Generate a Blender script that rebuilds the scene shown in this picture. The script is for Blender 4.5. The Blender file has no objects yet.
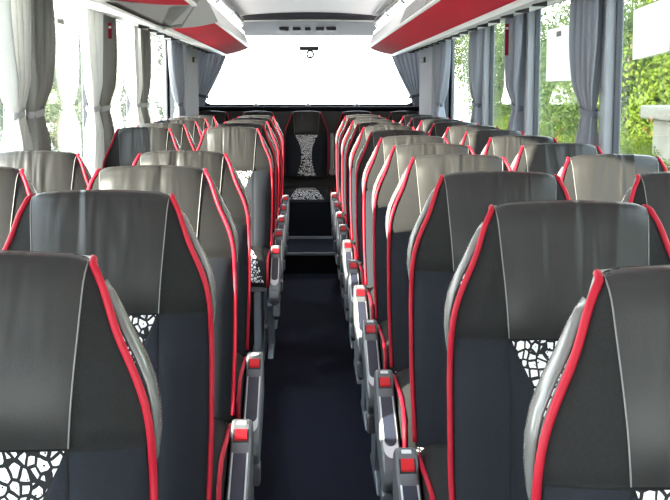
import bpy, math, random
from math import sin, cos, pi, sqrt
R = random.Random(7)
C = bpy.context.scene.collection
EYE = 1.5
COL = bpy.context.scene

# ---------------------------------------------------------------- helpers
def mk(name, verts, faces, mat=None, parent=None, smooth=True, mats=None, fmat=None):
    me = bpy.data.meshes.new(name)
    me.from_pydata([tuple(v) for v in verts], [], faces)
    me.update()
    for m in (mats or ([mat] if mat else [])):
        me.materials.append(m)
    if smooth:
        me.polygons.foreach_set('use_smooth', [True] * len(me.polygons))
    if fmat:
        me.polygons.foreach_set('material_index', fmat)
    o = bpy.data.objects.new(name, me)
    C.objects.link(o)
    if parent: o.parent = parent
    return o

def empty(name, loc=(0, 0, 0)):
    o = bpy.data.objects.new(name, None); C.objects.link(o); o.location = loc
    o.empty_display_size = .1
    return o

def tag(o, label=None, cat=None, group=None, kind=None):
    if label: o['label'] = label
    if cat: o['category'] = cat
    if group: o['group'] = group
    if kind: o['kind'] = kind
    return o

class MB:
    def __init__(s): s.v = []; s.f = []
    def add(s, vs, fs):
        b = len(s.v); s.v += [tuple(p) for p in vs]; s.f += [tuple(i + b for i in f) for f in fs]; return s
    def box(s, x0, x1, y0, y1, z0, z1, b=0.0):
        if b <= 0:
            vs = [(x, y, z) for x in (x0, x1) for y in (y0, y1) for z in (z0, z1)]
            fs = [(0, 1, 3, 2), (4, 6, 7, 5), (0, 4, 5, 1), (2, 3, 7, 6), (0, 2, 6, 4), (1, 5, 7, 3)]
            return s.add(vs, fs)
        # chamfered box: rings of an 8-gon
        def ring(z, i):
            X0, X1, Y0, Y1 = x0 + i, x1 - i, y0 + i, y1 - i
            c = b
            return [(X0 + c, Y0, z), (X1 - c, Y0, z), (X1, Y0 + c, z), (X1, Y1 - c, z), (X1 - c, Y1, z), (X0 + c, Y1, z), (X0, Y1 - c, z), (X0, Y0 + c, z)]
        vs = ring(z0, b * .6) + ring(z0 + b, 0) + ring(z1 - b, 0) + ring(z1, b * .6)
        fs = [tuple(range(7, -1, -1)), tuple(range(24, 32))]
        for k in range(3):
            for i in range(8):
                j = (i + 1) % 8
                fs.append((k * 8 + i, k * 8 + j, k * 8 + 8 + j, k * 8 + 8 + i))
        return s.add(vs, fs)
    def grid(s, rows, close=False):
        n = len(rows[0]); vs = [p for r in rows for p in r]; fs = []
        for i in range(len(rows) - 1):
            for j in range(n if close else n - 1):
                k = (j + 1) % n
                fs.append((i * n + j, i * n + k, (i + 1) * n + k, (i + 1) * n + j))
        return s.add(vs, fs)
    def tube(s, pts, r, n=8, caps=True):
        rows = []
        prev = None
        for i, p in enumerate(pts):
            a = pts[max(i - 1, 0)]; c = pts[min(i + 1, len(pts) - 1)]
            t = [c[k] - a[k] for k in range(3)]; L = sqrt(sum(q * q for q in t)) or 1; t = [q / L for q in t]
            if prev is None:
                up = (0, 0, 1) if abs(t[2]) < .9 else (1, 0, 0)
            else: up = prev
            d = sum(up[k] * t[k] for k in range(3)); u = [up[k] - d * t[k] for k in range(3)]
            L = sqrt(sum(q * q for q in u)) or 1; u = [q / L for q in u]; prev = u
            w = [t[1] * u[2] - t[2] * u[1], t[2] * u[0] - t[0] * u[2], t[0] * u[1] - t[1] * u[0]]
            rr = r[i] if isinstance(r, (list, tuple)) and not isinstance(r[0], tuple) else r
            rows.append([[p[k] + rr * (cos(2 * pi * j / n) * u[k] + sin(2 * pi * j / n) * w[k]) for k in range(3)] for j in range(n)])
        b = len(s.v); s.grid(rows, True)
        if caps:
            s.f.append(tuple(b + j for j in range(n - 1, -1, -1))); e = b + (len(pts) - 1) * n
            s.f.append(tuple(e + j for j in range(n)))
        return s
    def prism_x(s, prof, x0, x1):       # profile in (y, z), extruded in x
        n = len(prof); vs = [(x0, y, z) for y, z in prof] + [(x1, y, z) for y, z in prof]
        fs = [tuple(range(n)), tuple(range(2 * n - 1, n - 1, -1))] + [(i, (i + 1) % n + 0, (i + 1) % n + n, i + n)[::-1] for i in range(n)]
        return s.add(vs, fs)
    def prism_y(s, prof, y0, y1):       # profile in (x, z), extruded in y
        n = len(prof); vs = [(x, y0, z) for x, z in prof] + [(x, y1, z) for x, z in prof]
        fs = [tuple(range(n)), tuple(range(2 * n - 1, n - 1, -1))] + [(i, (i + 1) % n, (i + 1) % n + n, i + n)[::-1] for i in range(n)]
        return s.add(vs, fs)
    def build(s, name, mat, parent=None, smooth=False, bevel=0, seg=2, flip=False):
        o = mk(name, s.v, [f[::-1] for f in s.f] if flip else s.f, mat, parent, smooth)
        if bevel:
            m = o.modifiers.new('bevel', 'BEVEL'); m.width = bevel; m.segments = seg; m.limit_method = 'ANGLE'; m.angle_limit = .6
            o.data.polygons.foreach_set('use_smooth', [True] * len(o.data.polygons))
            m2 = o.modifiers.new('wn', 'WEIGHTED_NORMAL')
        return o

def lerp_tab(tab, x):
    if x <= tab[0][0]: return tab[0][1]
    for (a, fa), (b, fb) in zip(tab, tab[1:]):
        if x <= b:
            t = (x - a) / (b - a); return fa + (fb - fa) * t
    return tab[-1][1]

def smooth_tab(tab, x):
    h = .012
    return sum(lerp_tab(tab, x + k * h) for k in (-1, -.5, 0, .5, 1)) / 5

# ---------------------------------------------------------------- materials
def mat(name, col, rough=.6, metal=0, spec=.5, noise=None, bump=None, trans=0, sheen=0, coat=0):
    m = bpy.data.materials.new(name); m.use_nodes = True
    nt = m.node_tree; b = nt.nodes['Principled BSDF']
    b.inputs['Base Color'].default_value = (*col, 1); b.inputs['Roughness'].default_value = rough
    b.inputs['Metallic'].default_value = metal; b.inputs['Specular IOR Level'].default_value = spec
    if sheen: b.inputs['Sheen Weight'].default_value = sheen
    if coat: b.inputs['Coat Weight'].default_value = coat
    tc = nt.nodes.new('ShaderNodeTexCoord')
    if noise:                       # (scale, amount)
        n = nt.nodes.new('ShaderNodeTexNoise'); n.inputs['Scale'].default_value = noise[0]; n.inputs['Detail'].default_value = 4
        nt.links.new(tc.outputs['Object'], n.inputs['Vector'])
        mx = nt.nodes.new('ShaderNodeMix'); mx.data_type = 'RGBA'
        mx.inputs['A'].default_value = (*[c * (1 - noise[1]) for c in col], 1)
        mx.inputs['B'].default_value = (*[min(1, c * (1 + noise[1])) for c in col], 1)
        nt.links.new(n.outputs['Fac'], mx.inputs['Factor']); nt.links.new(mx.outputs['Result'], b.inputs['Base Color'])
    if bump:                        # (scale, strength, distance)
        n = nt.nodes.new('ShaderNodeTexNoise'); n.inputs['Scale'].default_value = bump[0]; n.inputs['Detail'].default_value = 3
        nt.links.new(tc.outputs['Object'], n.inputs['Vector'])
        bp = nt.nodes.new('ShaderNodeBump'); bp.inputs['Strength'].default_value = bump[1]; bp.inputs['Distance'].default_value = bump[2]
        nt.links.new(n.outputs['Fac'], bp.inputs['Height']); nt.links.new(bp.outputs['Normal'], b.inputs['Normal'])
    return m

def leather_mat():
    m = mat('leather', (.026, .0255, .025), .36, spec=.27)
    nt = m.node_tree; b = nt.nodes['Principled BSDF']; N = nt.nodes; L = nt.links
    tc = N.new('ShaderNodeTexCoord'); oi = N.new('ShaderNodeObjectInfo')
    ad = N.new('ShaderNodeVectorMath'); ad.operation = 'ADD'
    sc = N.new('ShaderNodeMath'); sc.operation = 'MULTIPLY'; sc.inputs[1].default_value = 31
    L.new(oi.outputs['Random'], sc.inputs[0])
    L.new(tc.outputs['Object'], ad.inputs[0]); L.new(sc.outputs[0], ad.inputs[1])
    mp = N.new('ShaderNodeMapping'); mp.inputs['Scale'].default_value = (17, 3, 2.6)
    L.new(ad.outputs[0], mp.inputs['Vector'])
    n1 = N.new('ShaderNodeTexNoise'); n1.inputs['Scale'].default_value = 1.6; n1.inputs['Detail'].default_value = .8; n1.inputs['Distortion'].default_value = .5
    L.new(mp.outputs[0], n1.inputs['Vector'])
    n2 = N.new('ShaderNodeTexNoise'); n2.inputs['Scale'].default_value = 480; L.new(tc.outputs['Object'], n2.inputs['Vector'])
    # gathers fade out towards the side seams and the foot of the panel
    sx = N.new('ShaderNodeSeparateXYZ'); L.new(tc.outputs['Object'], sx.inputs[0])
    ab = N.new('ShaderNodeMath'); ab.operation = 'ABSOLUTE'; L.new(sx.outputs['X'], ab.inputs[0])
    mr = N.new('ShaderNodeMapRange'); mr.inputs[1].default_value = .035; mr.inputs[2].default_value = .11; mr.inputs[3].default_value = 1; mr.inputs[4].default_value = .02
    L.new(ab.outputs[0], mr.inputs[0])
    mz = N.new('ShaderNodeMapRange'); mz.inputs[1].default_value = .97; mz.inputs[2].default_value = 1.06; mz.inputs[3].default_value = .02; mz.inputs[4].default_value = 1
    L.new(sx.outputs['Z'], mz.inputs[0])
    mm = N.new('ShaderNodeMath'); mm.operation = 'MULTIPLY'; L.new(mr.outputs[0], mm.inputs[0]); L.new(mz.outputs[0], mm.inputs[1])
    b1 = N.new('ShaderNodeBump'); b1.inputs['Distance'].default_value = .016
    L.new(mm.outputs[0], b1.inputs['Strength']); L.new(n1.outputs['Fac'], b1.inputs['Height'])
    b2 = N.new('ShaderNodeBump'); b2.inputs['Distance'].default_value = .0006; b2.inputs['Strength'].default_value = .35
    L.new(n2.outputs['Fac'], b2.inputs['Height']); L.new(b1.outputs[0], b2.inputs['Normal']); L.new(b2.outputs[0], b.inputs['Normal'])
    return m

def pattern_mat():
    m = mat('patterned_plush', (.7, .7, .7), .85, spec=.2)
    nt = m.node_tree; b = nt.nodes['Principled BSDF']; N = nt.nodes; L = nt.links
    tc = N.new('ShaderNodeTexCoord')
    nz = N.new('ShaderNodeTexNoise'); nz.inputs['Scale'].default_value = 22
    L.new(tc.outputs['Object'], nz.inputs['Vector'])
    mx = N.new('ShaderNodeMix'); mx.data_type = 'VECTOR'; mx.inputs['Factor'].default_value = .018
    L.new(tc.outputs['Object'], mx.inputs['A']); L.new(nz.outputs['Color'], mx.inputs['B'])
    mp = N.new('ShaderNodeMapping'); mp.inputs['Scale'].default_value = (1, .2, .8); L.new(mx.outputs['Result'], mp.inputs['Vector'])
    vo = N.new('ShaderNodeTexVoronoi'); vo.feature = 'DISTANCE_TO_EDGE'; vo.inputs['Scale'].default_value = 78; vo.inputs['Randomness'].default_value = .75
    L.new(mp.outputs[0], vo.inputs['Vector'])
    v2 = N.new('ShaderNodeTexVoronoi'); v2.inputs['Scale'].default_value = 130; L.new(mp.outputs[0], v2.inputs['Vector'])
    g1 = N.new('ShaderNodeMath'); g1.operation = 'GREATER_THAN'; g1.inputs[1].default_value = .13; L.new(vo.outputs['Distance'], g1.inputs[0])
    g2 = N.new('ShaderNodeMath'); g2.operation = 'GREATER_THAN'; g2.inputs[1].default_value = .17; L.new(v2.outputs['Distance'], g2.inputs[0])
    mu = N.new('ShaderNodeMath'); mu.operation = 'MULTIPLY'; L.new(g1.outputs[0], mu.inputs[0]); L.new(g2.outputs[0], mu.inputs[1])
    cx = N.new('ShaderNodeMix'); cx.data_type = 'RGBA'; cx.inputs['A'].default_value = (.02, .02, .022, 1); cx.inputs['B'].default_value = (.82, .82, .84, 1)
    L.new(mu.outputs[0], cx.inputs['Factor']); L.new(cx.outputs['Result'], b.inputs['Base Color'])
    return m

def glass_mat(name, tint, refl=.7):
    m = bpy.data.materials.new(name); m.use_nodes = True; nt = m.node_tree; N = nt.nodes; L = nt.links
    N.remove(N['Principled BSDF'])
    t = N.new('ShaderNodeBsdfTransparent'); t.inputs[0].default_value = (*tint, 1)
    g = N.new('ShaderNodeBsdfGlossy'); g.inputs['Roughness'].default_value = .01
    ge = N.new('ShaderNodeNewGeometry'); dt = N.new('ShaderNodeVectorMath'); dt.operation = 'DOT_PRODUCT'
    L.new(ge.outputs['Normal'], dt.inputs[0]); L.new(ge.outputs['Incoming'], dt.inputs[1])
    def mth(op, a, b=None):
        n = N.new('ShaderNodeMath'); n.operation = op
        for i, q in enumerate((a, b)):
            if q is None: continue
            if isinstance(q, (int, float)): n.inputs[i].default_value = q
            else: L.new(q, n.inputs[i])
        return n.outputs[0]
    p5 = mth('POWER', mth('SUBTRACT', 1.0, mth('ABSOLUTE', dt.outputs['Value'])), 5.0)
    ml = N.new('ShaderNodeMath'); ml.operation = 'MULTIPLY_ADD'; ml.inputs[1].default_value = refl; ml.inputs[2].default_value = .04; L.new(p5, ml.inputs[0])
    mx = N.new('ShaderNodeMixShader'); L.new(ml.outputs[0], mx.inputs[0]); L.new(t.outputs[0], mx.inputs[1]); L.new(g.outputs[0], mx.inputs[2])
    L.new(mx.outputs[0], N['Material Output'].inputs[0])
    return m

def cloth_mat(name, col, tl):
    m = bpy.data.materials.new(name); m.use_nodes = True; nt = m.node_tree; N = nt.nodes; L = nt.links
    N.remove(N['Principled BSDF'])
    d = N.new('ShaderNodeBsdfDiffuse'); t = N.new('ShaderNodeBsdfTranslucent')
    tc = N.new('ShaderNodeTexCoord'); n = N.new('ShaderNodeTexNoise'); n.inputs['Scale'].default_value = 300
    L.new(tc.outputs['Object'], n.inputs['Vector'])
    c = N.new('ShaderNodeMix'); c.data_type = 'RGBA'; c.inputs['A'].default_value = (*[k * .85 for k in col], 1); c.inputs['B'].default_value = (*[min(1, k * 1.15) for k in col], 1)
    L.new(n.outputs['Fac'], c.inputs['Factor']); L.new(c.outputs['Result'], d.inputs[0]); L.new(c.outputs['Result'], t.inputs[0])
    mx = N.new('ShaderNodeMixShader'); mx.inputs[0].default_value = tl
    L.new(d.outputs[0], mx.inputs[1]); L.new(t.outputs[0], mx.inputs[2]); L.new(mx.outputs[0], N['Material Output'].inputs[0])
    return m

def leaf_mat(name, c1, c2):
    m = cloth_mat(name, c1, .35); nt = m.node_tree
    for n in nt.nodes:
        if n.type == 'TEX_NOISE': n.inputs['Scale'].default_value = 3.5
        if n.type == 'MIX': n.inputs['A'].default_value = (*c1, 1); n.inputs['B'].default_value = (*c2, 1)
    return m

def led_mat():
    m = mat('led_strip', (.9, .9, .9), .5)
    b = m.node_tree.nodes['Principled BSDF']; b.inputs['Emission Color'].default_value = (1, .95, .92, 1); b.inputs['Emission Strength'].default_value = 5
    return m

M = dict(
    leather=leather_mat(), pattern=pattern_mat(),
    fabric=mat('charcoal_fabric', (.020, .020, .0205), .85, spec=.12, noise=(300, .3), bump=(420, .4, .001)),
    bolster=mat('slate_fabric', (.017, .019, .025), .85, spec=.14, noise=(320, .25), bump=(420, .3, .001)),
    red=mat('red_piping', (.39, .005, .022), .5, spec=.3),
    stitch=mat('seam_thread', (.20, .20, .195), .6),
    shell=mat('grey_shell', (.30, .30, .29), .5),
    handle=mat('pale_grey_plastic', (.13, .13, .128), .25, spec=.7),
    console=mat('console_grey', (.115, .12, .13), .38, spec=.5, noise=(60, .08)),
    rim=mat('console_rim', (.72, .73, .75), .3),
    navy=mat('navy_inset', (.030, .036, .060), .35),
    button=mat('red_button', (.55, .008, .015), .35),
    mark=mat('white_print', (.75, .75, .75), .5),
    black=mat('black_plastic', (.012, .012, .013), .5),
    frame=mat('aluminium_frame', (.24, .26, .29), .42, metal=.6),
    carpet=mat('navy_carpet', (.0105, .0115, .022), .95, spec=.1, noise=(160, .5), bump=(500, .8, .003)),
    carpet_dark=mat('dark_carpet', (.008, .008, .011), .95, spec=.1, noise=(160, .4)),
    trim=mat('grey_trim', (.16, .165, .18), .45),
    wall=mat('grey_lining', (.26, .26, .28), .75, noise=(40, .06)),
    pillar=mat('pillar_lining', (.24, .255, .28), .6),
    gasket=mat('black_gasket', (.03, .035, .045), .5),
    ceiling=mat('ceiling_lining', (.86, .83, .83), .7),
    rackred=mat('red_felt', (.40, .006, .018), .85, spec=.12, noise=(200, .12)),
    rackgrey=mat('rack_grey', (.32, .31, .285), .6),
    fascia=mat('white_fascia', (.88, .86, .85), .45),
    lid=mat('smoked_lid', (.11, .10, .098), .25, spec=.5),
    rail=mat('rail_light', (.72, .70, .66), .4),
    chrome=mat('chrome', (.6, .6, .6), .25, metal=1),
    rearpanel=mat('rear_panel', (.055, .055, .065), .7, spec=.25),
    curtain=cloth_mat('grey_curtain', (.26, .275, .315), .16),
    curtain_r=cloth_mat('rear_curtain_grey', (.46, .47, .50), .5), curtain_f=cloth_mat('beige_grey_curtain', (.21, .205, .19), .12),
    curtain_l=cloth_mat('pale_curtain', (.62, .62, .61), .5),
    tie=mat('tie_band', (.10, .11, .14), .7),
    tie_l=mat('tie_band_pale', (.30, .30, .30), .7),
    glass=glass_mat('side_glass', (.90, .93, .91)), rglass=glass_mat('rear_glass', (.9, .92, .92)),
    decal=mat('grey_decal', (.10, .10, .10), .6), decal_red=mat('red_decal', (.24, .006, .02), .6, spec=.2),
    reflected_light=cloth_mat('white_reflection', (.80, .79, .76), .5),  # white of the sheets that imitate bright window reflections
    concrete=mat('concrete', (.17, .16, .125), .9, noise=(2.5, .25), bump=(8, .5, .03)),
    ground=mat('pale_paving', (.62, .60, .57), .9, noise=(.6, .1)),
    render=mat('white_render', (.82, .80, .76), .9, noise=(1.5, .05)),
    body=mat('coach_bodywork', (.7, .7, .7), .4),
    leaf_a=leaf_mat('leaf_yellow_green', (.04, .085, .012), (.16, .20, .03)),
    leaf_b=leaf_mat('leaf_mid_green', (.03, .065, .02), (.10, .135, .045)),
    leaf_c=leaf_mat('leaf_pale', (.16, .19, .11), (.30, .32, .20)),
    bark=mat('bark', (.11, .08, .06), .9, noise=(12, .4), bump=(20, .6, .02)),
    led=led_mat(), shelf=mat('shelf_felt', (.010, .010, .012), .95, spec=.03), vent=mat('vent_grey', (.055, .055, .065), .7, spec=.2),
    asphalt=mat('dark_car_paint', (.10, .11, .12), .3),
)

# ---------------------------------------------------------------- seat
# local frame: x across, y = 0 at the front of the head of the back (negative = towards the camera end), z above the platform
TOP = 1.137
WT = [(0, .138), (.011, .145), (.03, .152), (.05, .158), (.08, .167), (.10, .1755), (.125, .188), (.155, .200), (.178, .2065), (.21, .211), (.3, .213), (.45, .212), (.62, .205)]
# profile of the back's centre line: (v, y, z); v < 0 rolls over the top
def prof(v):
    if v < 0:
        a = min(1, -v / .07)
        return (.004 + .066 * a, TOP + .003 + .006 * sin(a * pi) - .010 * a * a)
    lean = -.15 * max(0, v - .02)
    roll = .010 * max(0, 1 - v / .035) ** 2
    bulge = -.017 * sin(min(1, v / .26) ** 1.4 * pi)
    return (lean + roll + bulge - .004, TOP + .003 - v - .004 * max(0, 1 - v / .02))
def half_w(v):
    if v < 0: return WT[0][1] - .010 * min(1, -v / .07)
    return smooth_tab(WT, v)
def surf(x, v, puff=0.0):
    w = half_w(v); y, z = prof(v); s = min(1, abs(x) / w)
    crown = (.0085 * (1 - s * s) - .007 * max(0, (s - .78) / .22) ** 2) * max(0, 1 - max(0, v) / .08)
    side = .024 * s ** 3.2
    low = max(0, min(1, (v - .22) / .1))
    side -= low * .018 * sin(min(1, max(0, (s - .35) / .65)) * pi) 
    return (x, y + side - puff, z + crown)

def zone(fl, v0, v1, nv, nx, puff, edge=-.0012, pw=4, both=True):
    """upholstery panel over the back: x = s * fl(v), puffed up and sunk at its seams"""
    rows = []
    for i in range(nv + 1):
        v = v0 + (v1 - v0) * i / nv
        a, b = fl(v)
        row = []
        t = i / nv
        ev = 1 if v0 < 0 else (1 - (1 - 2 * t) ** 8 if True else 1)
        if v0 < 0: ev = 1 - (max(0, t * 2 - 1)) ** 10
        for j in range(nx + 1):
            s = -1 + 2 * j / nx
            e = (1 - abs(s) ** pw) * ev
            row.append(surf(a + (b - a) * (s + 1) / 2, v, -edge + (puff + edge) * e))
        rows.append(row)
    return rows

PAT = [(.22, .113), (.28, .083), (.34, .058), (.41, .048), (.49, .054), (.56, .074), (.62, .092)]

def make_seat(side, kind):
    """side: x sign of the aisle side; kind: 'aisle', 'window', 'bench'"""
    root = empty('coach_seat')
    P = root
    # back: fabric body
    rows = []
    vs = [-.07, -.055, -.04, -.025, -.012, -.004, .004, .012, .022, .035, .05, .07, .09, .11, .13, .15, .17, .19, .205, .216, .220, .24, .26, .3, .35, .4, .45, .5, .55, .6, .63]
    for v in vs:
        w = half_w(v)
        g = -.004 if abs(v - .218) < .003 else 0
        rows.append([surf(w * (-1 + 2 * j / 28), v, g) for j in range(29)])
    MB().grid(rows).build('backrest', M['fabric'], P, True)
    # leather head panel, wrapping over the top
    MB().grid(zone(lambda v: (-lerp_tab([(0, .131), (.22, .115)], v), lerp_tab([(0, .131), (.22, .115)], v)), -.07, .217, 34, 26, .0065)).build('head_panel', M['leather'], P, True)
    for sx in (-1, 1):
        pts = []
        for i in range(24):
            v = -.03 + (.247) * i / 23
            p = surf(sx * (lerp_tab([(0, .131), (.22, .115)], v) + .0008), v, .0018); pts.append(p)
        MB().tube(pts, .0011, 5).build('seam', M['stitch'], P, True)
    # side bolsters of the lower back
    for sx in (-1, 1):
        def fl(v, sx=sx):
            w = half_w(v) - .006
            return (.116, w) if sx > 0 else (-w, -.116)
        MB().grid(zone(fl, .221, .62, 20, 10, .006, pw=6)).build('side_bolster', M['bolster'], P, True)
    # patterned hourglass and the dark infill beside it
    MB().grid(zone(lambda v: (-smooth_tab(PAT, v), smooth_tab(PAT, v)), .220, .62, 24, 14, .0035, pw=8)).build('patterned_panel', M['pattern'], P, True)
    for sx in (-1, 1):
        def fl2(v, sx=sx):
            a = smooth_tab(PAT, v) + .001
            return (a, .115) if sx > 0 else (-.115, -a)
        MB().grid(zone(fl2, .228, .62, 20, 8, .004, pw=6)).build('lumbar_panel', M['bolster'], P, True)
    # piping down both edges
    for sx in (-1, 1):
        pts = []
        for i in range(46):
            v = -.03 + .65 * i / 45
            x, y, z = surf(sx * half_w(v), v)
            pts.append((x + sx * .001, y - .002, z + .001))
        MB().tube(pts, .0053, 8).build('piping', M['red'], P, True)
    # rear shell
    rows = []
    for i in range(22):
        t = i / 21; v = -.012 + .60 * t
        w = half_w(max(v, 0)) - .002
        y0 = surf(w, max(v, 0))[1]; z = TOP + .0 - max(0, v) if v > 0 else TOP + .002
        d = .055 + .05 * min(1, t * 2.2)
        row = []
        for s, dy in ((-1, 0), (-1, .25), (-.985, .55), (-.93, .8), (-.80, .95), (-.4, 1.03), (0, 1.06), (.4, 1.03), (.80, .95), (.93, .8), (.985, .55), (1, .25), (1, 0)):
            row.append((s * w, y0 + .002 + d * dy, z))
        rows.append(row)
    top = [(x * .97, y, TOP + .002) for x, y, z in rows[0]]
    m = MB().grid(rows); 
    m.f.append(tuple(range(len(rows[0]))))
    m.build('back_shell', M['shell'], P, True)
    # grab handle on the aisle shoulder
    if kind != 'bench':
        hp = [(half_w(v) + o, .050, v) for o, v in ((-.004, .030), (.000, .042), (.005, .060), (.009, .085), (.012, .115), (.012, .145), (.009, .175), (.005, .205), (.000, .235), (-.006, .262))]
        rows = []
        for k in range(len(hp)):
            x, dy, v = hp[k]; a = hp[max(0, k - 1)]; c = hp[min(len(hp) - 1, k + 1)]
            tx, tz = c[0] - a[0], -(c[2] - a[2]); L = sqrt(tx * tx + tz * tz); nx, nz = -tz / L, tx / L
            if nx < 0: nx, nz = -nx, -nz
            y, z = prof(v)
            ring = []
            for q in range(12):
                an = 2 * pi * q / 12
                tp = max(.25, sin(pi * (k + .35) / (len(hp) - .3)) ** .5)
                ring.append((side * (x + nx * .0068 * cos(an)), y + dy + .026 * tp * sin(an), z + nz * .0068 * cos(an)))
            rows.append(ring)
        g = MB(); g.grid(rows, True); g.f += [tuple(range(12)), tuple(range(len(g.v) - 12, len(g.v)))]
        g.build('grab_handle', M['handle'], P, True)
    # cushion
    HW = .205
    yz = [(-.085, .40), (-.085, .49), (-.10, .515), (-.16, .520), (-.25, .522), (-.35, .528), (-.44, .528), (-.50, .512), (-.535, .48), (-.548, .44), (-.545, .395), (-.53, .37)]
    def cpt(s, k, puff=0):
        y, z = yz[k]; a = abs(s)
        dz = -.020 * max(0, (a - .82) / .18) ** 2 + .012 * sin(min(1, max(0, (a - .3) / .7)) * pi) - .004 * (1 - a)
        front = k / (len(yz) - 1)
        return (s * HW, y - (puff * (1 if k >= 8 else 0)) + .012 * max(0, (a - .8) / .2) ** 2 * (1 if k > 6 else 0), z + (dz + puff if k < 8 else dz * .4))
    S = [-1 + 2 * j / 24 for j in range(25)]
    rows = [[cpt(s, k) for s in S] for k in range(len(yz))]
    cm = MB().grid(rows)
    n = 25
    base = [(x, y, .37) for x, y, z in (rows[0][0], rows[0][-1])]
    for e in (0, 24):                               # cushion side walls
        ring = [r[e] for r in rows]
        b = len(cm.v); cm.v += ring; cm.f.append(tuple(b + i for i in range(len(ring))))
    cu = cm.build('cushion', M['fabric'], P, True)
    for sx in (-1, 1):
        MB().tube([(lambda p: (p[0] + sx * .001, p[1] - .001, p[2] + .003))(cpt(sx * .985, k)) for k in range(1, len(yz))], .0058, 8).build('cushion_piping', M['red'], cu, True)
    rows = []
    for k in range(2, len(yz) - 1):
        h = lerp_tab([(2, .5), (5, .55), (7, .7), (10, .9)] if kind != 'bench' else [(2, .30), (5, .36), (7, .48), (10, .85)], k)
        rows.append([cpt(h * s, k, .003) for s in [-1 + j / 6 for j in range(13)]])
    MB().grid(rows).build('patterned_panel', M['pattern'], cu, True)
    if kind == 'bench':
        return root
    # pedestal
    for x in (-.15, .15):
        lg = MB().box(x - .02, x + .02, -.46, -.12, 0.02, .35, .006).build('leg', M['frame'], P)
        MB().box(x - .03, x + .03, -.50, -.06, 0, .03, .006).build('foot', M['frame'], lg)
    MB().box(-.2, .2, -.5, -.1, .345, .37, .004).build('seat_frame', M['frame'], P)
    if kind == 'aisle':
        x0, x1 = side * .210, side * .262
        X0, X1 = min(x0, x1), max(x0, x1)
        pr = [(y, z - .03) for y, z in [(-.115, .50), (-.135, .552), (-.165, .566), (-.20, .562), (-.245, .528), (-.30, .503), (-.42, .455), (-.53, .412), (-.565, .388), (-.575, .355), (-.555, .325), (-.51, .315), (-.36, .345), (-.22, .385), (-.13, .43)]]
        arm = MB().prism_x(pr, X0, X1).build('armrest', M['console'], P, bevel=.010, seg=3)
        # rim and navy inset on the sloping top
        sl = (.503 - .412) / .23
        def top(y): return .473 + (y + .30) * sl
        def strip(ya, yb, xa, xb, h, nm, mt, rnd):
            xs0, xs1 = X0 + xa, X1 - xb
            n = 10; pts = []
            cxm = (xs0 + xs1) / 2; rw = (xs1 - xs0) / 2
            out = [(xs0, yb), (xs1, yb)]
            for q in range(n + 1):
                a = pi * q / n
                out.append((cxm + rw * cos(a), ya + rw * rnd - rw * rnd * sin(a)))
            vs = [(x, y, top(y) - .004) for x, y in out] + [(x, y, top(y) + h) for x, y in out]
            k = len(out)
            fs = [tuple(range(k, 2 * k))] + [(i, (i + 1) % k, (i + 1) % k + k, i + k) for i in range(k)]
            return mk(nm, vs, fs, mt, arm, False)
        strip(-.53, -.275, .006, .006, .0012, 'rim', M['rim'], 2.0)
        strip(-.485, -.28, .010, .010, .0028, 'inset', M['navy'], 1.4)
        # button on the slope between hinge block and strip
        def blk(y): return .532 + (y + .20) * (.034 / .045)
        xm = (X0 + X1) / 2
        def plate(xa, xb, ya, yb, h, nm, mt):
            vs = []
            for dh in (-.003, h):
                vs += [(xa, ya, blk(ya) + dh), (xb, ya, blk(ya) + dh), (xb, yb, blk(yb) + dh), (xa, yb, blk(yb) + dh)]
            fs = [(4, 5, 6, 7), (0, 1, 5, 4), (1, 2, 6, 5), (2, 3, 7, 6), (3, 0, 4, 7)]
            return mk(nm, vs, fs, mt, arm, False)
        plate(xm - .0185, xm + .0185, -.2435, -.2125, .0012, 'button_surround', M['black'])
        plate(xm - .0145, xm + .0145, -.240, -.2165, .006, 'button', M['button'])
        mkm = MB()                                   # the small white figures printed above the button
        mkm.prism_x([(-.200, .530), (-.184, .530), (-.184, .5365), (-.200, .5345)], xm - .011, xm + .011)
        mkm.build('print', M['mark'], arm)
        # grey side frame under the armrest with slide lugs
        xf0, xf1 = side * .200, side * .228
        F0, F1 = min(xf0, xf1), max(xf0, xf1)
        fr = [(-.13, .40), (-.36, .32), (-.50, .29), (-.50, .27), (-.42, .20), (-.38, .05), (-.46, .03), (-.50, .0), (-.08, .0), (-.10, .03), (-.16, .05), (-.14, .20)]
        MB().prism_x(fr, F0, F1).build('side_frame', M['frame'], P, bevel=.005)
        lg = MB()
        A, B = sorted((side * .228, side * .262))
        lg.box(A, B, -.52, -.44, .22, .28, .006)
        lg.build('slide_lug', M['console'], P, bevel=.002)
        A, B = sorted((side * .228, side * .250))
        MB().box(A, B, -.34, -.26, .17, .24, .006).build('slide_catch', M['black'], P)
    return root

def kids(o): return [c for c in C.objects if c.parent == o]
def copy_tree(o):
    ch = {}
    for q in list(C.objects):
        if q.parent: ch.setdefault(q.parent.name, []).append(q)
    def rec(s, par):
        c = s.copy(); C.objects.link(c); c.parent = par
        for k in ch.get(s.name, []): rec(k, c)
        return c
    return rec(o, None)

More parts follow.
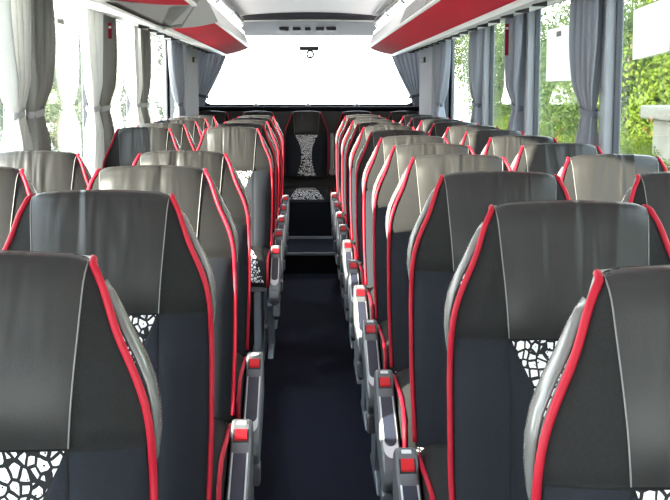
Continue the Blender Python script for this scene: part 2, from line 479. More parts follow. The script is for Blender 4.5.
PLAT = .16
ORD = ['first', 'second', 'third', 'fourth', 'fifth', 'sixth', 'seventh', 'eighth', 'ninth', 'tenth', 'eleventh', 'twelfth', 'thirteenth']
AX, SP = .428, .47
protos = {}
def place(side, kind, x, y, z, label, group):
    key = (side, kind)
    if key not in protos:
        o = protos[key] = make_seat(side, kind)
    else:
        o = copy_tree(protos[key])
    o.location = (x, y, z)
    tag(o, label, 'seat', group)
    return o
RY = [1.28 + .78 * k for k in range(12)]
for k, y in enumerate(RY):
    place(-1, 'aisle', AX, y, PLAT, 'charcoal leather aisle seat with red piping, right of the aisle, %s row back' % ORD[k], 'aisle seats right of the aisle')
    if k >= 2:
        place(-1, 'window', AX + SP, y, PLAT, 'charcoal leather window seat by the green view, %s row back' % ORD[k], 'window seats right of the aisle')
LY = [1.53, 2.31, 3.09, 3.87] + [6.5 + .78 * k for k in range(5)]
for k, y in enumerate(LY):
    if k == 0:
        s = place(1, 'aisle', -AX - .004, 1.45, PLAT - .005, 'charcoal aisle seat with red piping left of the aisle, nearest row', 'aisle seats left of the aisle')
    else:
        where = '%s row back' % ORD[k] if k < 4 else '%s row behind the gap' % ORD[k - 4]
        place(1, 'aisle', -AX, y, PLAT, 'charcoal leather aisle seat with red piping, left of the aisle, ' + where, 'aisle seats left of the aisle')
    if k >= 2:
        where = '%s row back' % ORD[k] if k < 4 else '%s row behind the gap' % ORD[k - 4]
        place(1, 'window', -AX - SP, y, PLAT, 'charcoal leather window seat by the pale curtains, ' + where, 'window seats left of the aisle')
BN = ['rear bench seat in the far corner by the pale curtains', 'rear bench seat just left of the middle bench seat',
      'middle seat of the rear bench facing down the aisle, whole patterned back visible',
      'rear bench seat just right of the middle bench seat', 'rear bench seat in the far corner by the blue-grey curtains']
BX = [-.955, -.505, -.028, .470, .945]
for i, x in enumerate(BX):
    o = place(1, 'bench', x, 12.02, PLAT - .005, BN[i], 'rear bench seats')
    # bench back is tall: cushions sit lower than in the rows
    for c in [q for q in C.objects if q.parent == o and q.name.split('.')[0] == 'cushion']:
        c.location = (0, -.13, -.10)
        c.scale = (1.12, 1.15, 1)
# extra back height of the bench under the head section is closed by the bench box
MB().box(-.21, .21, 11.0, 11.38, PLAT + .015, .50, .01).box(-1.16, 1.16, 11.36, 12.1, PLAT + .005, .38 + .13, .01).build('bench_base', M['carpet_dark'])
tag(C.objects['bench_base'], 'dark carpeted base running under the rear bench seats', 'bench base')
for i, (x, l) in enumerate(((-.278, 'upright grey folded armrest left of the middle rear seat'), (.222, 'upright grey folded armrest right of the middle rear seat'))):
    o = MB().box(x - .022, x + .022, 11.86, 11.94, .73, 1.10, .014).build('folded_armrest', M['handle'], bevel=.006)
    MB().box(x - .03, x + .03, 11.85, 11.95, .68, .75, .014).build('hinge_cap', M['handle'], o)
    tag(o, l, 'armrest', 'folded armrests on the rear bench')

# ---------------------------------------------------------------- setting: floor, steps, platforms
Y0, Y1 = -2.4, 12.75
def st(o): o['kind'] = 'structure'; return o
st(MB().box(-.27, .27, Y0, 9.96, -.06, 0).build('floor', M['carpet']))
st(MB().box(-.27, .27, 9.96, 12.75, -.06, .165).build('floor_step', M['carpet_dark']))
st(MB().box(-.27, .27, 10.0, 10.93, .165, .171).build('floor_tread', M['carpet']))
st(MB().box(-.27, .27, 9.95, 9.985, .150, .173, .004).build('trim_1', M['trim']))
st(MB().box(-.27, .27, 10.93, 10.99, .165, .19, .004).build('trim_2', M['trim']))
st(MB().box(-1.2, -.275, Y0, Y1, -.06, PLAT - .005).build('floor_platform', M['carpet_dark']))
st(MB().box(.275, 1.2, Y0, Y1, -.06, PLAT - .005).build('floor_platform', M['carpet_dark']))
for nm, x in (('trim_3', -1), ('trim_4', 1)):
    a, b = sorted((x * .268, x * .30))
    m = MB().box(a, b, Y0, Y1, .0, PLAT - .012)
    a, b = sorted((x * .264, x * .31)); m.box(a, b, Y0, Y1, PLAT - .012, PLAT)
    st(m.build(nm, M['frame'], bevel=.003))
# walls below the belt, above the windows, roof
BELT = .93; WTOP = EYE + .455
for nm, s in (('wall_left', -1), ('wall_right', 1)):
    m = MB()
    a, b = sorted((s * 1.2, s * 1.26)); m.box(a, b, Y0, Y1, -.1, BELT)
    m.box(a, b, Y0, Y1, WTOP, 2.36)
    a, b = sorted((s * 1.2, s * 1.26)); m.box(a, b, 10.62, Y1, BELT, WTOP)
    st(m.build(nm, M['wall']))
    a, b = sorted((s * 1.15, s * 1.2)); st(MB().box(a, b, Y0, Y1, BELT - .05, BELT, .006).build('trim_%d' % (6 + s), M['trim']))
# rear wall with its window opening
st(MB().box(-1.26, 1.26, 12.72, 12.8, -.1, EYE - .135).box(-1.26, 1.26, 12.72, 12.8, EYE + .572, 2.36)
   .box(-1.26, -1.12, 12.72, 12.8, EYE - .2, 2.2).box(1.12, 1.26, 12.72, 12.8, EYE - .2, 2.2).build('wall_rear', M['rearpanel']))
# rounded lower corners of the rear window
m = MB()
for s in (-1, 1):
    pts = [(s * 1.121, EYE - .136)]
    for q in range(9):
        a = pi / 2 * q / 8
        pts.append((s * (1.121 - .12 + .12 * sin(a)), EYE - .136 + .12 - .12 * cos(a)))
    if s < 0: pts = pts[::-1]
    m.prism_y(pts, 12.73, 12.79)
st(m.build('trim_9', M['gasket']))
st(MB().box(-1.2, 1.2, 12.14, 12.72, 1.30, 1.345, .01).build('trim_8', M['shelf']))
st(MB().box(-1.2, 1.2, 12.10, 12.16, .3, 1.30).build('trim_10', M['black']))
st(MB().box(-1.3, 1.3, Y0, Y1 + .05, 2.36, 2.40).build('ceiling_roof', M['body']))
rows = []
for y in (Y0, 3, 8, 11.62):
    rows.append([(-.70 + 1.4 * j / 20, y, EYE + .70 + .035 * (1 - (2 * j / 20 - 1) ** 2)) for j in range(21)])
st(MB().grid(rows).build('ceiling', M['ceiling'], None, True))
# panel above the rear window (header) with a slot and small dark fittings
rows = []
for y, z in ((11.58, .745), (11.60, .695), (11.62, .66), (11.66, .655)):
    rows.append([(-.72 + 1.44 * j / 16, y, EYE + z + .012 * (1 - (2 * j / 16 - 1) ** 2)) for j in range(17)])
st(MB().grid(rows).build('trim_11', M['rearpanel'], None, True))
st(MB().tube([(-.72 + 1.44 * j / 16, 11.64, EYE + .655 + .012 * (1 - (2 * j / 16 - 1) ** 2)) for j in range(17)], .008, 8).build('trim_12', M['rail'], None, True))
rows = []
for y, z in ((11.66, .655), (11.9, .635), (12.3, .60), (12.72, .566)):
    rows.append([(-1.1 + 2.2 * j / 16, y, EYE + z + .004 * (1 - (2 * j / 16 - 1) ** 2)) for j in range(17)])
st(MB().grid(rows).build('trim_13', M['rearpanel'], None, True))
for i, px in enumerate((285, 297, 308, 320, 331)):
    x = (px - 306) * 12.2 / 1213 - .032
    w = (.045, .038, .026, .042, .048)[i]
    o = MB().box(x - w, x + w, 12.10, 12.30, EYE + .592, EYE + .630, .008).build('header_vent', M['vent'])
    tag(o, 'dark slot vent in the panel above the rear window, %s from the left' % ORD[i], 'vent', 'vents above the rear window')

# ---------------------------------------------------------------- windows, pillars
PY = [-2.4, -.35, 1.42, 3.17, 4.92, 6.64, 8.25, 10.62]
wi = 0
for s in (-1, 1):
    for k in range(len(PY) - 1):
        wi += 1
        a, b = PY[k] + .04, PY[k + 1] - .04
        X = s * 1.215
        rt = empty('window_%d' % wi, (X, (a + b) / 2, BELT)); st(rt)
        x0, x1 = -.003, .003
        MB().box(x0, x1, a - (a + b) / 2, b - (a + b) / 2, 0, WTOP - BELT).build('glass', M['glass'], rt)
        m = MB(); h = WTOP - BELT; w = (b - a) / 2
        for (p, q, r_, t) in ((-w, w, 0, .02), (-w, w, h - .02, h), (-w, -w + .02, .02, h - .02), (w - .02, w, .02, h - .02)):
            m.box(-.012, .012, p, q, r_, t)
        m.build('gasket', M['gasket'], rt)
    for k in range(1, len(PY) - 1):
        y = PY[k]
        a, b = sorted((s * 1.165, s * 1.235))
        st(MB().box(a, b, y - .042, y + .042, BELT - .02, WTOP + .01, .006).build('trim_%d' % (20 + k + (10 if s > 0 else 0)), M['pillar']))
# end pillar before the rear side panel, dark
for s, nm in ((-1, 'trim_41'), (1, 'trim_42')):
    a, b = sorted((s * 1.15, s * 1.235))
    st(MB().box(a, b, 10.56, 10.66, BELT, WTOP, .006).build(nm, M['gasket']))
    a, b = sorted((s * 1.07, s * 1.2))
    st(MB().box(a, b, 10.70, 11.86, BELT, WTOP - .03, .004).build('trim_%d' % (44 + s), M['wall']))
rt = st(empty('window_15', (0, 12.76, EYE - .135)))
MB().box(-1.12, 1.12, -.003, .003, 0, .72).build('glass', M['rglass'], rt)
# windscreen end of the coach (behind the camera)
st(MB().box(-1.26, 1.26, Y0 - .08, Y0, -.1, .62).box(-1.26, -1.18, Y0 - .08, Y0, .62, 2.36).box(1.18, 1.26, Y0 - .08, Y0, .62, 2.36).build('wall_front', M['wall']))
rt = st(empty('window_16', (0, Y0 - .04, .62)))
MB().box(-1.18, 1.18, -.003, .003, 0, 1.74).build('glass', M['glass'], rt)

# ---------------------------------------------------------------- things on the glass
def text_obj(body, size, loc, rot, mt, name, parent=None):
    cu = bpy.data.curves.new(name, 'FONT'); cu.body = body; cu.size = size; cu.align_x = 'CENTER'; cu.align_y = 'CENTER'; cu.extrude = .0006
    cu.materials.append(mt)
    o = bpy.data.objects.new(name, cu); C.objects.link(o); o.location = loc; o.rotation_euler = rot
    if parent: o.parent = parent
    return o
o = MB().box(-.10, .10, -.002, .002, -.021, .021, .0).build('window_lettering', M['decal'])
o.location = ((306.5 - 306) * 12.7 / 1213 - .032 + .03, 12.75, EYE + (91.4 - 49.6) * 12.75 / 1213)
tag(o, 'small dark strip of lettering on the rear window', 'sticker')
rg = MB()
rows = []
for q in range(20):
    a = 2 * pi * q / 20
    rows.append([(.021 * cos(a), 0, .024 * sin(a)), (.021 * cos(a), .003, .024 * sin(a)), (.011 * cos(a), .003, .013 * sin(a)), (.011 * cos(a), 0, .013 * sin(a))])
rg.grid(rows + [rows[0]]); rg.box(-.004, .004, 0, .003, -.014, .012)
o = rg.build('window_emblem', M['decal']); o.scale = (2.1, 1, 2.0); o.location = ((307.5 - 306) * 12.7 / 1213 - .032 + .03, 12.745, EYE + (91.4 - 55.2) * 12.75 / 1213)
tag(o, 'small dark ring emblem under the lettering on the rear window', 'sticker')

# ---------------------------------------------------------------- curtains
def curtain(s, ya, yb, ztop, ty, tw, tz, ba, bb, zb, mt, tmt, label, group, X=1.145, pleats=7, xt=None, xb=None, bow=0.0):
    root = empty('curtain', (s * X, ty, zb))
    NS, NT = 84, 46
    rows = []
    ph = R.random() * 6
    amps = [R.uniform(.6, 1.3) for _ in range(40)]
    for i in range(NT + 1):
        t = i / NT; z = ztop + (zb - ztop) * t
        if z >= tz:
            q = (ztop - z) / (ztop - tz); e = q ** 2.6
            c0 = ya + (ty - tw / 2 - ya) * e; c1 = yb + (ty + tw / 2 - yb) * e
            bl = bow * sin(q * pi); c1 += bl if True else 0
            xx = (xt if xt is not None else 0) * (1 - q ** 1.3)
        else:
            q = (tz - z) / (tz - zb); e = q ** .75
            c0 = ty - tw / 2 + (ba - ty + tw / 2) * e; c1 = ty + tw / 2 + (bb - ty - tw / 2) * e
            xx = (xb if xb is not None else 0) * q
        W = c1 - c0
        amp = min(.034, .016 + .006 / max(.06, abs(W)))
        near = abs(z - tz) / .12
        if near < 1: amp *= .45 + .55 * near
        row = []
        for j in range(NS + 1):
            u = j / NS
            a = amps[int(u * pleats) % 40]
            wv = sin(2 * pi * pleats * u + ph + .5 * sin(3 * t + u * 4))
            dx = amp * a * (wv + .25 * sin(4 * pi * pleats * u + 1.3 + t * 2))
            dy = .25 * W / pleats * sin(4 * pi * pleats * u + ph) * .3
            row.append((s * (xx + dx * 1.0) * 1.0, c0 + W * u + dy - ty, z - zb))
        rows.append(row)
    o = MB().grid(rows).build('drape', mt, root, True)
    md = o.modifiers.new('cloth', 'SOLIDIFY'); md.thickness = .0015
    # tie band
    pts = []
    for q in range(17):
        a = 2 * pi * q / 16
        pts.append((.034 * cos(a), (tw / 2 + .008) * sin(a), tz - zb + .012 * sin(a)))
    b = MB(); rws = [[(p[0], p[1], p[2] - .014), (p[0] * 1.08, p[1] * 1.05, p[2]), (p[0], p[1], p[2] + .014)] for p in pts]
    b.grid(rws).build('tie_band', tmt, root, True)
    tag(root, label, 'curtain', group)
    return root
CT = EYE + .44; CZ = EYE - .62; TZ = EYE - .085
NM = {4: 'second', 5: 'third', 6: 'fourth', 7: 'last', 3: 'first'}
for k, (y, span, off) in enumerate(((3.17, .48, 0), (4.92, .48, 0), (6.64, .48, 0), (8.25, .48, 0))):
    for s in (-1, 1):
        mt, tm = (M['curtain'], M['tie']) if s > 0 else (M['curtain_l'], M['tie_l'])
        sd = 'green-view' if s > 0 else 'bright'
        nth = ('nearest', 'second', 'third', 'fourth')[k]
        if k > 0:
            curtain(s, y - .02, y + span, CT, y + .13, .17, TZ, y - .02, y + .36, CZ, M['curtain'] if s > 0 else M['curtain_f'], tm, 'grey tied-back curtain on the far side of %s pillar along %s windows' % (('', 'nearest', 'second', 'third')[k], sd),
                    'curtains along the %s windows' % sd, pleats=5, bow=.05)
        if s < 0:
            curtain(s, *((y - .46, y - .08) if k else (y - .22, y - .05)), CT, y - (.22 if k else .13), .11 if k else .06, TZ, y - (.42 if k else .2), y - .08, CZ, M['curtain_l'], tm, 'pale sunlit tied-back curtain on the near side of %s pillar along bright windows' % ('hidden', 'nearest', 'second', 'third')[k] if k else 'pale unseen curtain added for its shade at the near end of the bright windows',  # foremost curtain is out of view, added and narrowed to shade a window seat
                    'curtains along the bright windows', pleats=5, bow=-.03)
for s in (-1, 1):
    sd = 'green-view' if s > 0 else 'bright'
    curtain(s, 9.75, 10.52, CT, 10.30, .22, TZ - .02, 10.05, 10.6, CZ, M['curtain'], M['tie'], 'grey curtain tied back before the rear corner panel, %s windows' % sd, 'curtains along the %s windows' % sd, pleats=6, X=1.10)
    # curtain of the rear window, fanned along the rear corner
    root = empty('rear_curtain', (s * 1.0, 12.4, 1.2))
    rows = []
    for i in range(41):
        t = i / 40; z = EYE + .46 + (-.62) * t
        if t < .82:
            q = t / .82; xa = 1.13; xb = .80 + (1.02 - .80) * q ** 1.3
            if xb > xa - .1: xb = xa - .1
        else:
            q = (t - .82) / .18; xa = 1.13 + .03 * q; xb = 1.02 + .04 * q
        row = []
        for j in range(61):
            u = j / 60
            row.append((s * (xa + (xb - xa) * u) - s * 1.0, 12.42 - .10 * u + .022 * sin(2 * pi * 6 * u + t * 2) * (1 - .5 * t) - 12.4, z - 1.2))
        rows.append(row)
    o = MB().grid(rows).build('drape', M['curtain_r'], root, True)
    md = o.modifiers.new('cloth', 'SOLIDIFY'); md.thickness = .0015
    zt = EYE + .46 - .62 * .82
    rws = []
    for q in range(17):
        a = 2 * pi * q / 16
        c = (s * (1.075 + .066 * cos(a)) - s, 12.37 + .055 * sin(a) - 12.4, zt - 1.2 + .015 * cos(a))
        rws.append([(c[0], c[1], c[2] - .014), (c[0], c[1], c[2] + .014)])
    MB().grid(rws).build('tie_band', M['tie'], root, True)
    tag(root, 'grey fanned curtain tied at the rear window corner, on the %s' % ('green-view side' if s > 0 else 'bright window side'), 'curtain', 'curtains of the rear window')
    # small black square fitting on the rear side panel
    f = MB().box(-.012, .012, -.14, .14, -.025, .025, .006).build('panel_fitting', M['black'])
    f.location = (s * 1.063, 11.4, EYE + .286)
    MB().box(-.014 if s > 0 else .008, -.008 if s > 0 else .014, -.05, .05, -.01, .01, .002).build('centre', M['trim'], f)
    tag(f, 'small black square fitting on the grey rear corner panel, %s side' % ('green-view' if s > 0 else 'bright'), 'fitting', 'fittings on the rear corner panels')
# red strips hanging beside the third curtains
for s, y, x, zt, zb in ((1, 6.9, 1.10, .375, .20), (-1, 6.75, -1.10, .37, .285)):
    f = empty('warning_strip', (x, y, EYE + zt))
    MB().box(-.010, .010, -.003, .003, zb - zt, 0).build('strip', M['decal_red'], f)
    MB().box(-.007, .007, -.005, -.003, -.03, -.018).build('print', M['mark'], f)
    tag(f, 'narrow red strip with white print hanging by a curtain, %s windows' % ('green-view' if s > 0 else 'bright'), 'sign', 'red strips by the windows')
# white sheets imitating reflections of the opposite windows, and a real sticker
def notice(s, y, z, w, h, label, name, mt, tilt=0, skew=0):
    f = empty(name, (s * 1.205, y, z)); f.rotation_euler = (tilt, 0, 0)
    a, b = sorted((0, -s * .002))
    n = 8; vs = []
    MB().add([(x, yy * w / 2 + skew * zz, zz * h / 2) for x in (a, b) for yy, zz in ((-1, -1), (1, -1), (1, 1), (-1, 1))], [(3, 2, 1, 0), (4, 5, 6, 7), (0, 1, 5, 4), (1, 2, 6, 5), (2, 3, 7, 6), (3, 0, 4, 7)]).build('sheet', mt, f)
    tag(f, label, 'notice')
    return f
def at_glass(s, px, py):
    off = px - 306; X = s * 1.205
    y = (X + .032) * 1213 / off
    return y, EYE + (91.4 - py) * y / 1213
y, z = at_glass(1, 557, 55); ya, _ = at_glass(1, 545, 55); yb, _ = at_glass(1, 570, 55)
f = notice(1, y, z, ya - yb, .26, 'white patch imitating a reflection with small dark tag on the window between two curtains', 'window_notice', M['reflected_light'], 0)
MB().box(-.006, -.003, -.06, .04, .085, .11).build('tag', M['decal'], f)  # mirror image of the opposite sticker, modelled as a dark mark
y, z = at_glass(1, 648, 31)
f = notice(1, y, z, .46, .185, 'tilted white patch imitating a reflection on the nearest green-view window', 'window_notice', M['reflected_light'], -.04)
y, z = at_glass(-1, 66, 23.5)
f = notice(-1, y, z, .16, .022, 'tiny dark sticker high on a bright window', 'window_sticker', M['decal'])

# ---------------------------------------------------------------- luggage racks
def prism_v(m, prof, f0, f1):            # profile (x, z) between two ends whose position varies across the profile
    n = len(prof); vs = [(x, f0(x), z) for x, z in prof] + [(x, f1(x), z) for x, z in prof]
    fs = [tuple(range(n)), tuple(range(2 * n - 1, n - 1, -1))] + [(i, (i + 1) % n, (i + 1) % n + n, i + n)[::-1] for i in range(n)]
    return m.add(vs, fs)
def slant(ya, yb):                       # end running from ya at the outer edge to yb at the inner edge
    def f(x):
        t = max(0, min(1, (.805 - x) / .225)); return ya + (yb - ya) * t
    return f
UND = [(.58 + .225 * q / 8, .425 - .068 * q / 8 - .010 * sin(pi * q / 8)) for q in range(9)]
def rack(s, f0, f1, label, lids, cap0, cap1):
    Y = f0(.8)
    root = empty('luggage_rack', (s * .7, Y, EYE + .4))
    def sh(m): m.v = [(x * s - s * .7, y - Y, z - .4) for x, y, z in m.v]; return m
    ny = 12
    m = MB(); m.grid([[(x, f0(x) + (f1(x) - f0(x)) * i / ny, z) for x, z in UND] for i in range(ny + 1)]); sh(m).build('underside', M['rackred'], root, True)
    m = MB(); prism_v(m, [(.573, .430), (.573, .418), (.590, .415), (.590, .425)], f0, f1); sh(m).build('edge_strip', M['rail'], root)
    m = MB(); prism_v(m, [(.800, .354), (.812, .345), (.836, .342), (.836, .356), (.812, .360)], f0, f1); sh(m).build('edge_strip', M['rail'], root)
    m = MB(); prism_v(m, [(.836, .342), (1.19, .428), (1.19, .448), (.836, .360)], f0, f1); sh(m).build('service_panel', M['rackgrey'], root)
    for (a, b, kind) in lids:
        m = MB(); m.prism_y([(.576, .430), (.590, .430), (.640, .545), (.626, .548)], a, b)
        sh(m).build('fascia' if kind == 'fascia' else 'lid', M['fascia'] if kind == 'fascia' else M['lid'], root)
    m = MB(); prism_v(m, [(.626, .548), (.640, .545), (.650, .570), (.632, .575)], f0, f1); sh(m).build('light_strip', M['led'], root)
    m = MB(); prism_v(m, [(.60, .435), (.80, .37), (1.19, .46), (1.19, .69), (.69, .69), (.655, .57)], lambda x: f0(x) + .01, lambda x: f1(x) - .01); sh(m).build('casing', M['rackgrey'], root)
    for f, c in ((f0, cap0), (f1, cap1)):
        if c:
            m = MB(); prism_v(m, [(.574, .428)] + [(x, z - .004) for x, z in UND] + [(.84, .345), (1.19, .43), (1.19, .69), (.69, .69), (.645, .575), (.624, .545)], lambda x: f(x) - .014, lambda x: f(x) + .014)
            sh(m).build('end_cap', M['rackgrey'], root)
    y = max(f0(.9), 3.0) + .1
    while y < f1(.9) - .1:
        m = MB().box(.93, .99, y, y + .035, .352 + .005, .372 + .02); y += .42
        sh(m).build('track_clip', M['black'], root)
    tag(root, label, 'luggage rack', 'overhead luggage racks')
    return root
K = lambda y: (lambda x: y)
NE = slant(4.84, 6.15); FE = slant(6.98, 7.62)
rack(1, K(-1.5), K(12.0), 'long overhead luggage rack with red felt underside, right of the aisle', [(8.05, 12.0, 'fascia'), (6.3, 8.0, 'lid'), (4.55, 6.25, 'lid'), (2.8, 4.5, 'lid'), (1.0, 2.75, 'lid')], False, True)
rack(-1, FE, K(12.0), 'overhead luggage rack with grey front end, left of the aisle towards the rear', [(7.64, 12.0, 'fascia')], True, True)
rack(-1, K(-1.5), NE, 'overhead luggage rack with red underside at the top left corner, ending before the gap', [(4.5, 6.13, 'lid'), (2.75, 4.45, 'lid'), (1.0, 2.7, 'lid')], False, True)
root = empty('bridging_panel', (-.9, 4.9, EYE + .5))
m = MB(); prism_v(m, [(.66, .545), (.80, .465), (.84, .375), (1.19, .45), (1.19, .69), (.69, .69)], lambda x: NE(x) + .03, lambda x: FE(x) - .03); m.v = [(-x + .9, y - 4.9, z - .5) for x, y, z in m.v]
m.build('panel', M['rackgrey'], root, bevel=.006)
m = MB(); m.prism_y([(.836, .342), (1.19, .428), (1.19, .440), (.836, .354)], 4.87, 6.95); m.v = [(-x + .9, y - 4.9, z - .5) for x, y, z in m.v]
m.build('service_strip', M['rail'], root)
tag(root, 'grey panel bridging the gap between the two racks left of the aisle', 'panel')
# air ducts with chrome rings between rack and ceiling
for s in (-1, 1):
    root = empty('air_duct', (s * .655, 1, EYE + .62))
    pts = [(.0, y - 1, .015) for y in (1, 3, 5, 7, 9, 11.5)]
    m = MB().tube(pts, .052, 14); m.build('duct', M['lid'], root, True)
    for k, y in enumerate((8.3, 9.8, 11.3)):
        MB().tube([(0, y - 1 - .012, .015), (0, y - 1 + .012, .015)], .058, 14).build('ring', M['chrome'], root, True)
    tag(root, 'dark glossy duct with chrome rings along the ceiling edge, %s' % ('right of the aisle' if s > 0 else 'left of the aisle'), 'duct', 'ducts along the ceiling edges')
    m = MB(); m.prism_y([(.60, .705), (.70, .70), (.72, .82), (.60, .82)], Y0, 11.6); m.v = [(s * x, y, EYE + z) for x, y, z in m.v]
    st(m.build('trim_%d' % (51 + s), M['ceiling']))
# small pale clips on the rear shelf
for i, px in enumerate((256, 308, 357)):
    x = (px - 306) * 12.55 / 1213 - .032 + 0
    o = MB().box(x - .03, x + .03, 12.60, 12.64, 1.345, 1.362, .004).build('shelf_clip', M['mark'])
    MB().box(x - .012, x + .012, 12.605, 12.635, 1.362, 1.378, .003).build('knob', M['mark'], o)
    tag(o, 'small pale clip on the rear shelf, ' + ('left of the middle seat', 'behind the middle seat', 'right of the middle seat')[i], 'clip', 'clips on the rear shelf')

# ---------------------------------------------------------------- outside
GZ = -1.1
st(MB().box(-60, 60, -60, 90, GZ - .2, GZ).build('ground', M['ground']))
def crown_mesh(name, mt, n, rad, hgt, leaf, seed, blobs):
    r = random.Random(seed); vs = []; fs = []
    bl = [(r.uniform(-1, 1) * rad * .6, r.uniform(-1, 1) * rad * .6, r.uniform(.12, .9) * hgt, r.uniform(.30, .5) * rad) for _ in range(blobs)]
    for i in range(n):
        bx, by, bz, br = r.choice(bl)
        a = r.uniform(0, 2 * pi); c = r.uniform(-1, 1); q = br * r.uniform(.6, 1.0) ** .5; sn = sqrt(1 - c * c)
        p = (bx + q * sn * cos(a), by + q * sn * sin(a), max(.0, bz + q * c))
        nrm = [sn * cos(a) + r.uniform(-.9, .9), sn * sin(a) + r.uniform(-.9, .9), c + r.uniform(-.4, 1.2)]
        L = sqrt(sum(k * k for k in nrm)) or 1; nrm = [k / L for k in nrm]
        t = [r.uniform(-1, 1) for _ in range(3)]; d = sum(t[k] * nrm[k] for k in range(3)); t = [t[k] - d * nrm[k] for k in range(3)]
        L = sqrt(sum(k * k for k in t)) or 1; t = [k / L for k in t]
        b = [nrm[1] * t[2] - nrm[2] * t[1], nrm[2] * t[0] - nrm[0] * t[2], nrm[0] * t[1] - nrm[1] * t[0]]
        s = leaf * r.uniform(.6, 1.3); k0 = len(vs)
        vs += [[p[k] - t[k] * s for k in range(3)], [p[k] + b[k] * s * .5 + nrm[k] * s * .15 for k in range(3)], [p[k] + t[k] * s for k in range(3)], [p[k] - b[k] * s * .5 + nrm[k] * s * .15 for k in range(3)]]
        fs.append((k0, k0 + 1, k0 + 2, k0 + 3))
    me = bpy.data.meshes.new(name); me.from_pydata([tuple(v) for v in vs], [], fs); me.materials.append(mt); return me
CR = [crown_mesh('crown', M['leaf_a'], 30000, 1.7, 3.2, .032, 1, 16), crown_mesh('crown', M['leaf_b'], 30000, 1.8, 3.6, .032, 2, 16), crown_mesh('crown', M['leaf_c'], 12000, 1.8, 3.4, .06, 3, 14)]
def trunk(h, parent):
    pts = [(.06 * sin(i * 1.3), .05 * cos(i * 1.7), h * i / 6) for i in range(7)]
    m = MB().tube(pts, [.11, .10, .09, .08, .07, .06, .04], 8)
    for a in (0, 2.1, 4.2):
        m.tube([(0, 0, h * .5), (.4 * cos(a), .4 * sin(a), h * .75), (.8 * cos(a), .8 * sin(a), h * .95)], [.05, .04, .02], 6)
    return m.build('trunk', M['bark'], parent, True)
tr0 = None
def tree(x, y, z, k, sc, label, group, lift=.2):
    global tr0
    root = empty('tree' if sc > .9 else 'shrub', (x, y, z))
    if tr0 is None: tr0 = trunk(2.6, root); t = tr0
    else: t = tr0.copy(); C.objects.link(t); t.parent = root
    c = bpy.data.objects.new('crown', CR[k]); C.objects.link(c); c.parent = root; c.location = (0, 0, lift)
    root.scale = (sc, sc, sc); root.rotation_euler = (0, 0, R.uniform(0, 6))
    tag(root, label, 'tree' if sc > .9 else 'shrub', group)
    return root
# bank of trees beyond the right-hand windows
G1 = 'trees beyond the green-view windows'
for i in range(4):
    tree(7.6, -18 + 7.6 * i, GZ, i % 2, 2.0, ('mid green' if i % 2 else 'yellow-green') + ' tall tree alongside the front half of the coach', 'tall trees alongside the front half')
spots = [(6.6, 12.4, 0), (6.0, 15.6, 0), (6.4, 17.6, 0), (5.4, 20.5, 1), (7.6, 21.5, 0), (6.2, 24.5, 1), (8.8, 27.5, 0), (6.0, 30, 1), (8.2, 34, 1), (6.4, 39, 0), (10.5, 23, 1), (9.5, 17, 1), (8.0, 13.2, 0)]
for i, (x, y, k) in enumerate(spots):
    tree(x, y, GZ + (.2 if i < 10 else .8), k, 1.15 + .25 * R.random() + (.4 if i >= 10 else 0), ('yellow-green' if k == 0 else 'mid green') + ' leafy tree filling the bank beyond the tree-side windows', G1)
low = [(3.25, 12.6, 0), (3.9, 15.9, 0), (4.6, 16.9, 0), (4.5, 19, 1), (4.4, 22.5, 0), (4.6, 26, 1)]
for i, (x, y, k) in enumerate(low):
    tree(x, y, GZ, k, .55 + .1 * R.random(), ('yellow-green' if k == 0 else 'mid green') + ' shrub at the foot of the bank beyond the windows', 'shrubs at the foot of the bank')
m = MB()
m.box(4.0, 4.5, 10, 14.1, GZ, 1.18).box(3.9, 4.6, 9.8, 14.3, 1.18, 1.34)
o = m.build('retaining_wall', M['concrete'], None, bevel=.03); tag(o, 'pale concrete retaining wall with coping among the trees beyond the windows', 'wall')
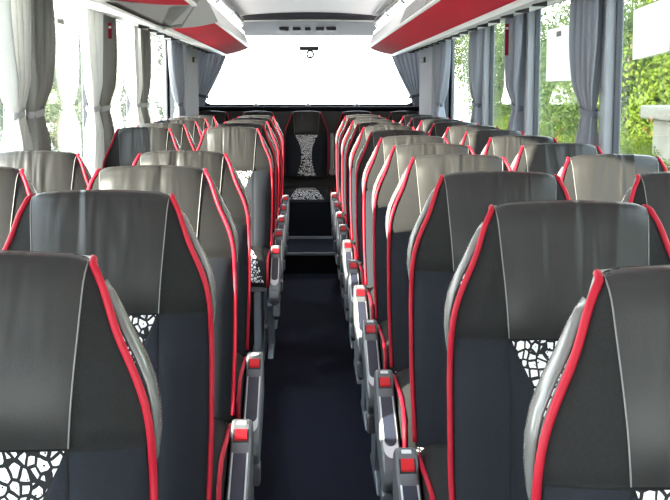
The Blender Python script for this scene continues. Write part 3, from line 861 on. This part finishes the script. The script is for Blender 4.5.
# pale wall and trees beyond the bright side
o = MB().box(-16, -14, 18, 60, GZ, 2.6).build('boundary_wall', M['render']); tag(o, 'pale rendered wall beyond the bright windows', 'wall')
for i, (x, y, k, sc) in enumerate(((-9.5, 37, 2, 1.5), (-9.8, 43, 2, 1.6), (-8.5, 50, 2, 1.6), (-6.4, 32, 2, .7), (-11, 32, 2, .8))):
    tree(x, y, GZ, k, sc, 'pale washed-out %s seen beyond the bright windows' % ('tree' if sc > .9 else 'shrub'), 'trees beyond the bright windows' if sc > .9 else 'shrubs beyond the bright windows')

o = st(MB().box(-34, -30, -75, 2.2 - .58 * 32.8, GZ, 12).build('sun_blocker', M['render']))  # unseen block added to keep the sun off the front rows
# ---------------------------------------------------------------- light, world, camera
sd = bpy.data.lights.new('sun', 'SUN'); sd.energy = 26; sd.angle = .009; sd.color = (1, .90, .76)
so = bpy.data.objects.new('sun', sd); C.objects.link(so)
from mathutils import Vector
so.rotation_euler = Vector((1, .58, -.30)).to_track_quat('-Z', 'Y').to_euler()
w = bpy.data.worlds.new('sky'); COL.world = w; w.use_nodes = True
nt = w.node_tree; bg = nt.nodes['Background']
tc = nt.nodes.new('ShaderNodeTexCoord'); sx = nt.nodes.new('ShaderNodeSeparateXYZ'); nt.links.new(tc.outputs['Generated'], sx.inputs[0])
rp = nt.nodes.new('ShaderNodeValToRGB'); rp.color_ramp.elements[0].position = .0; rp.color_ramp.elements[0].color = (1, .985, .96, 1)
rp.color_ramp.elements[1].position = .6; rp.color_ramp.elements[1].color = (.72, .84, 1, 1)
nt.links.new(sx.outputs['Z'], rp.inputs[0]); nt.links.new(rp.outputs[0], bg.inputs['Color']); bg.inputs['Strength'].default_value = 6.5

cd = bpy.data.cameras.new('camera'); cd.sensor_width = 36; cd.lens = 1213 * 36 / 670; cd.clip_start = .05; cd.clip_end = 300
co = bpy.data.objects.new('camera', cd); C.objects.link(co)
co.location = (-.032, 0, EYE); co.rotation_euler = (pi / 2 - .1302, 0, -.0238)
COL.camera = co
vs = COL.view_settings
vs.view_transform = 'Standard'; vs.look = 'None'; vs.gamma = 1; vs.use_curve_mapping = False; vs.exposure = .9
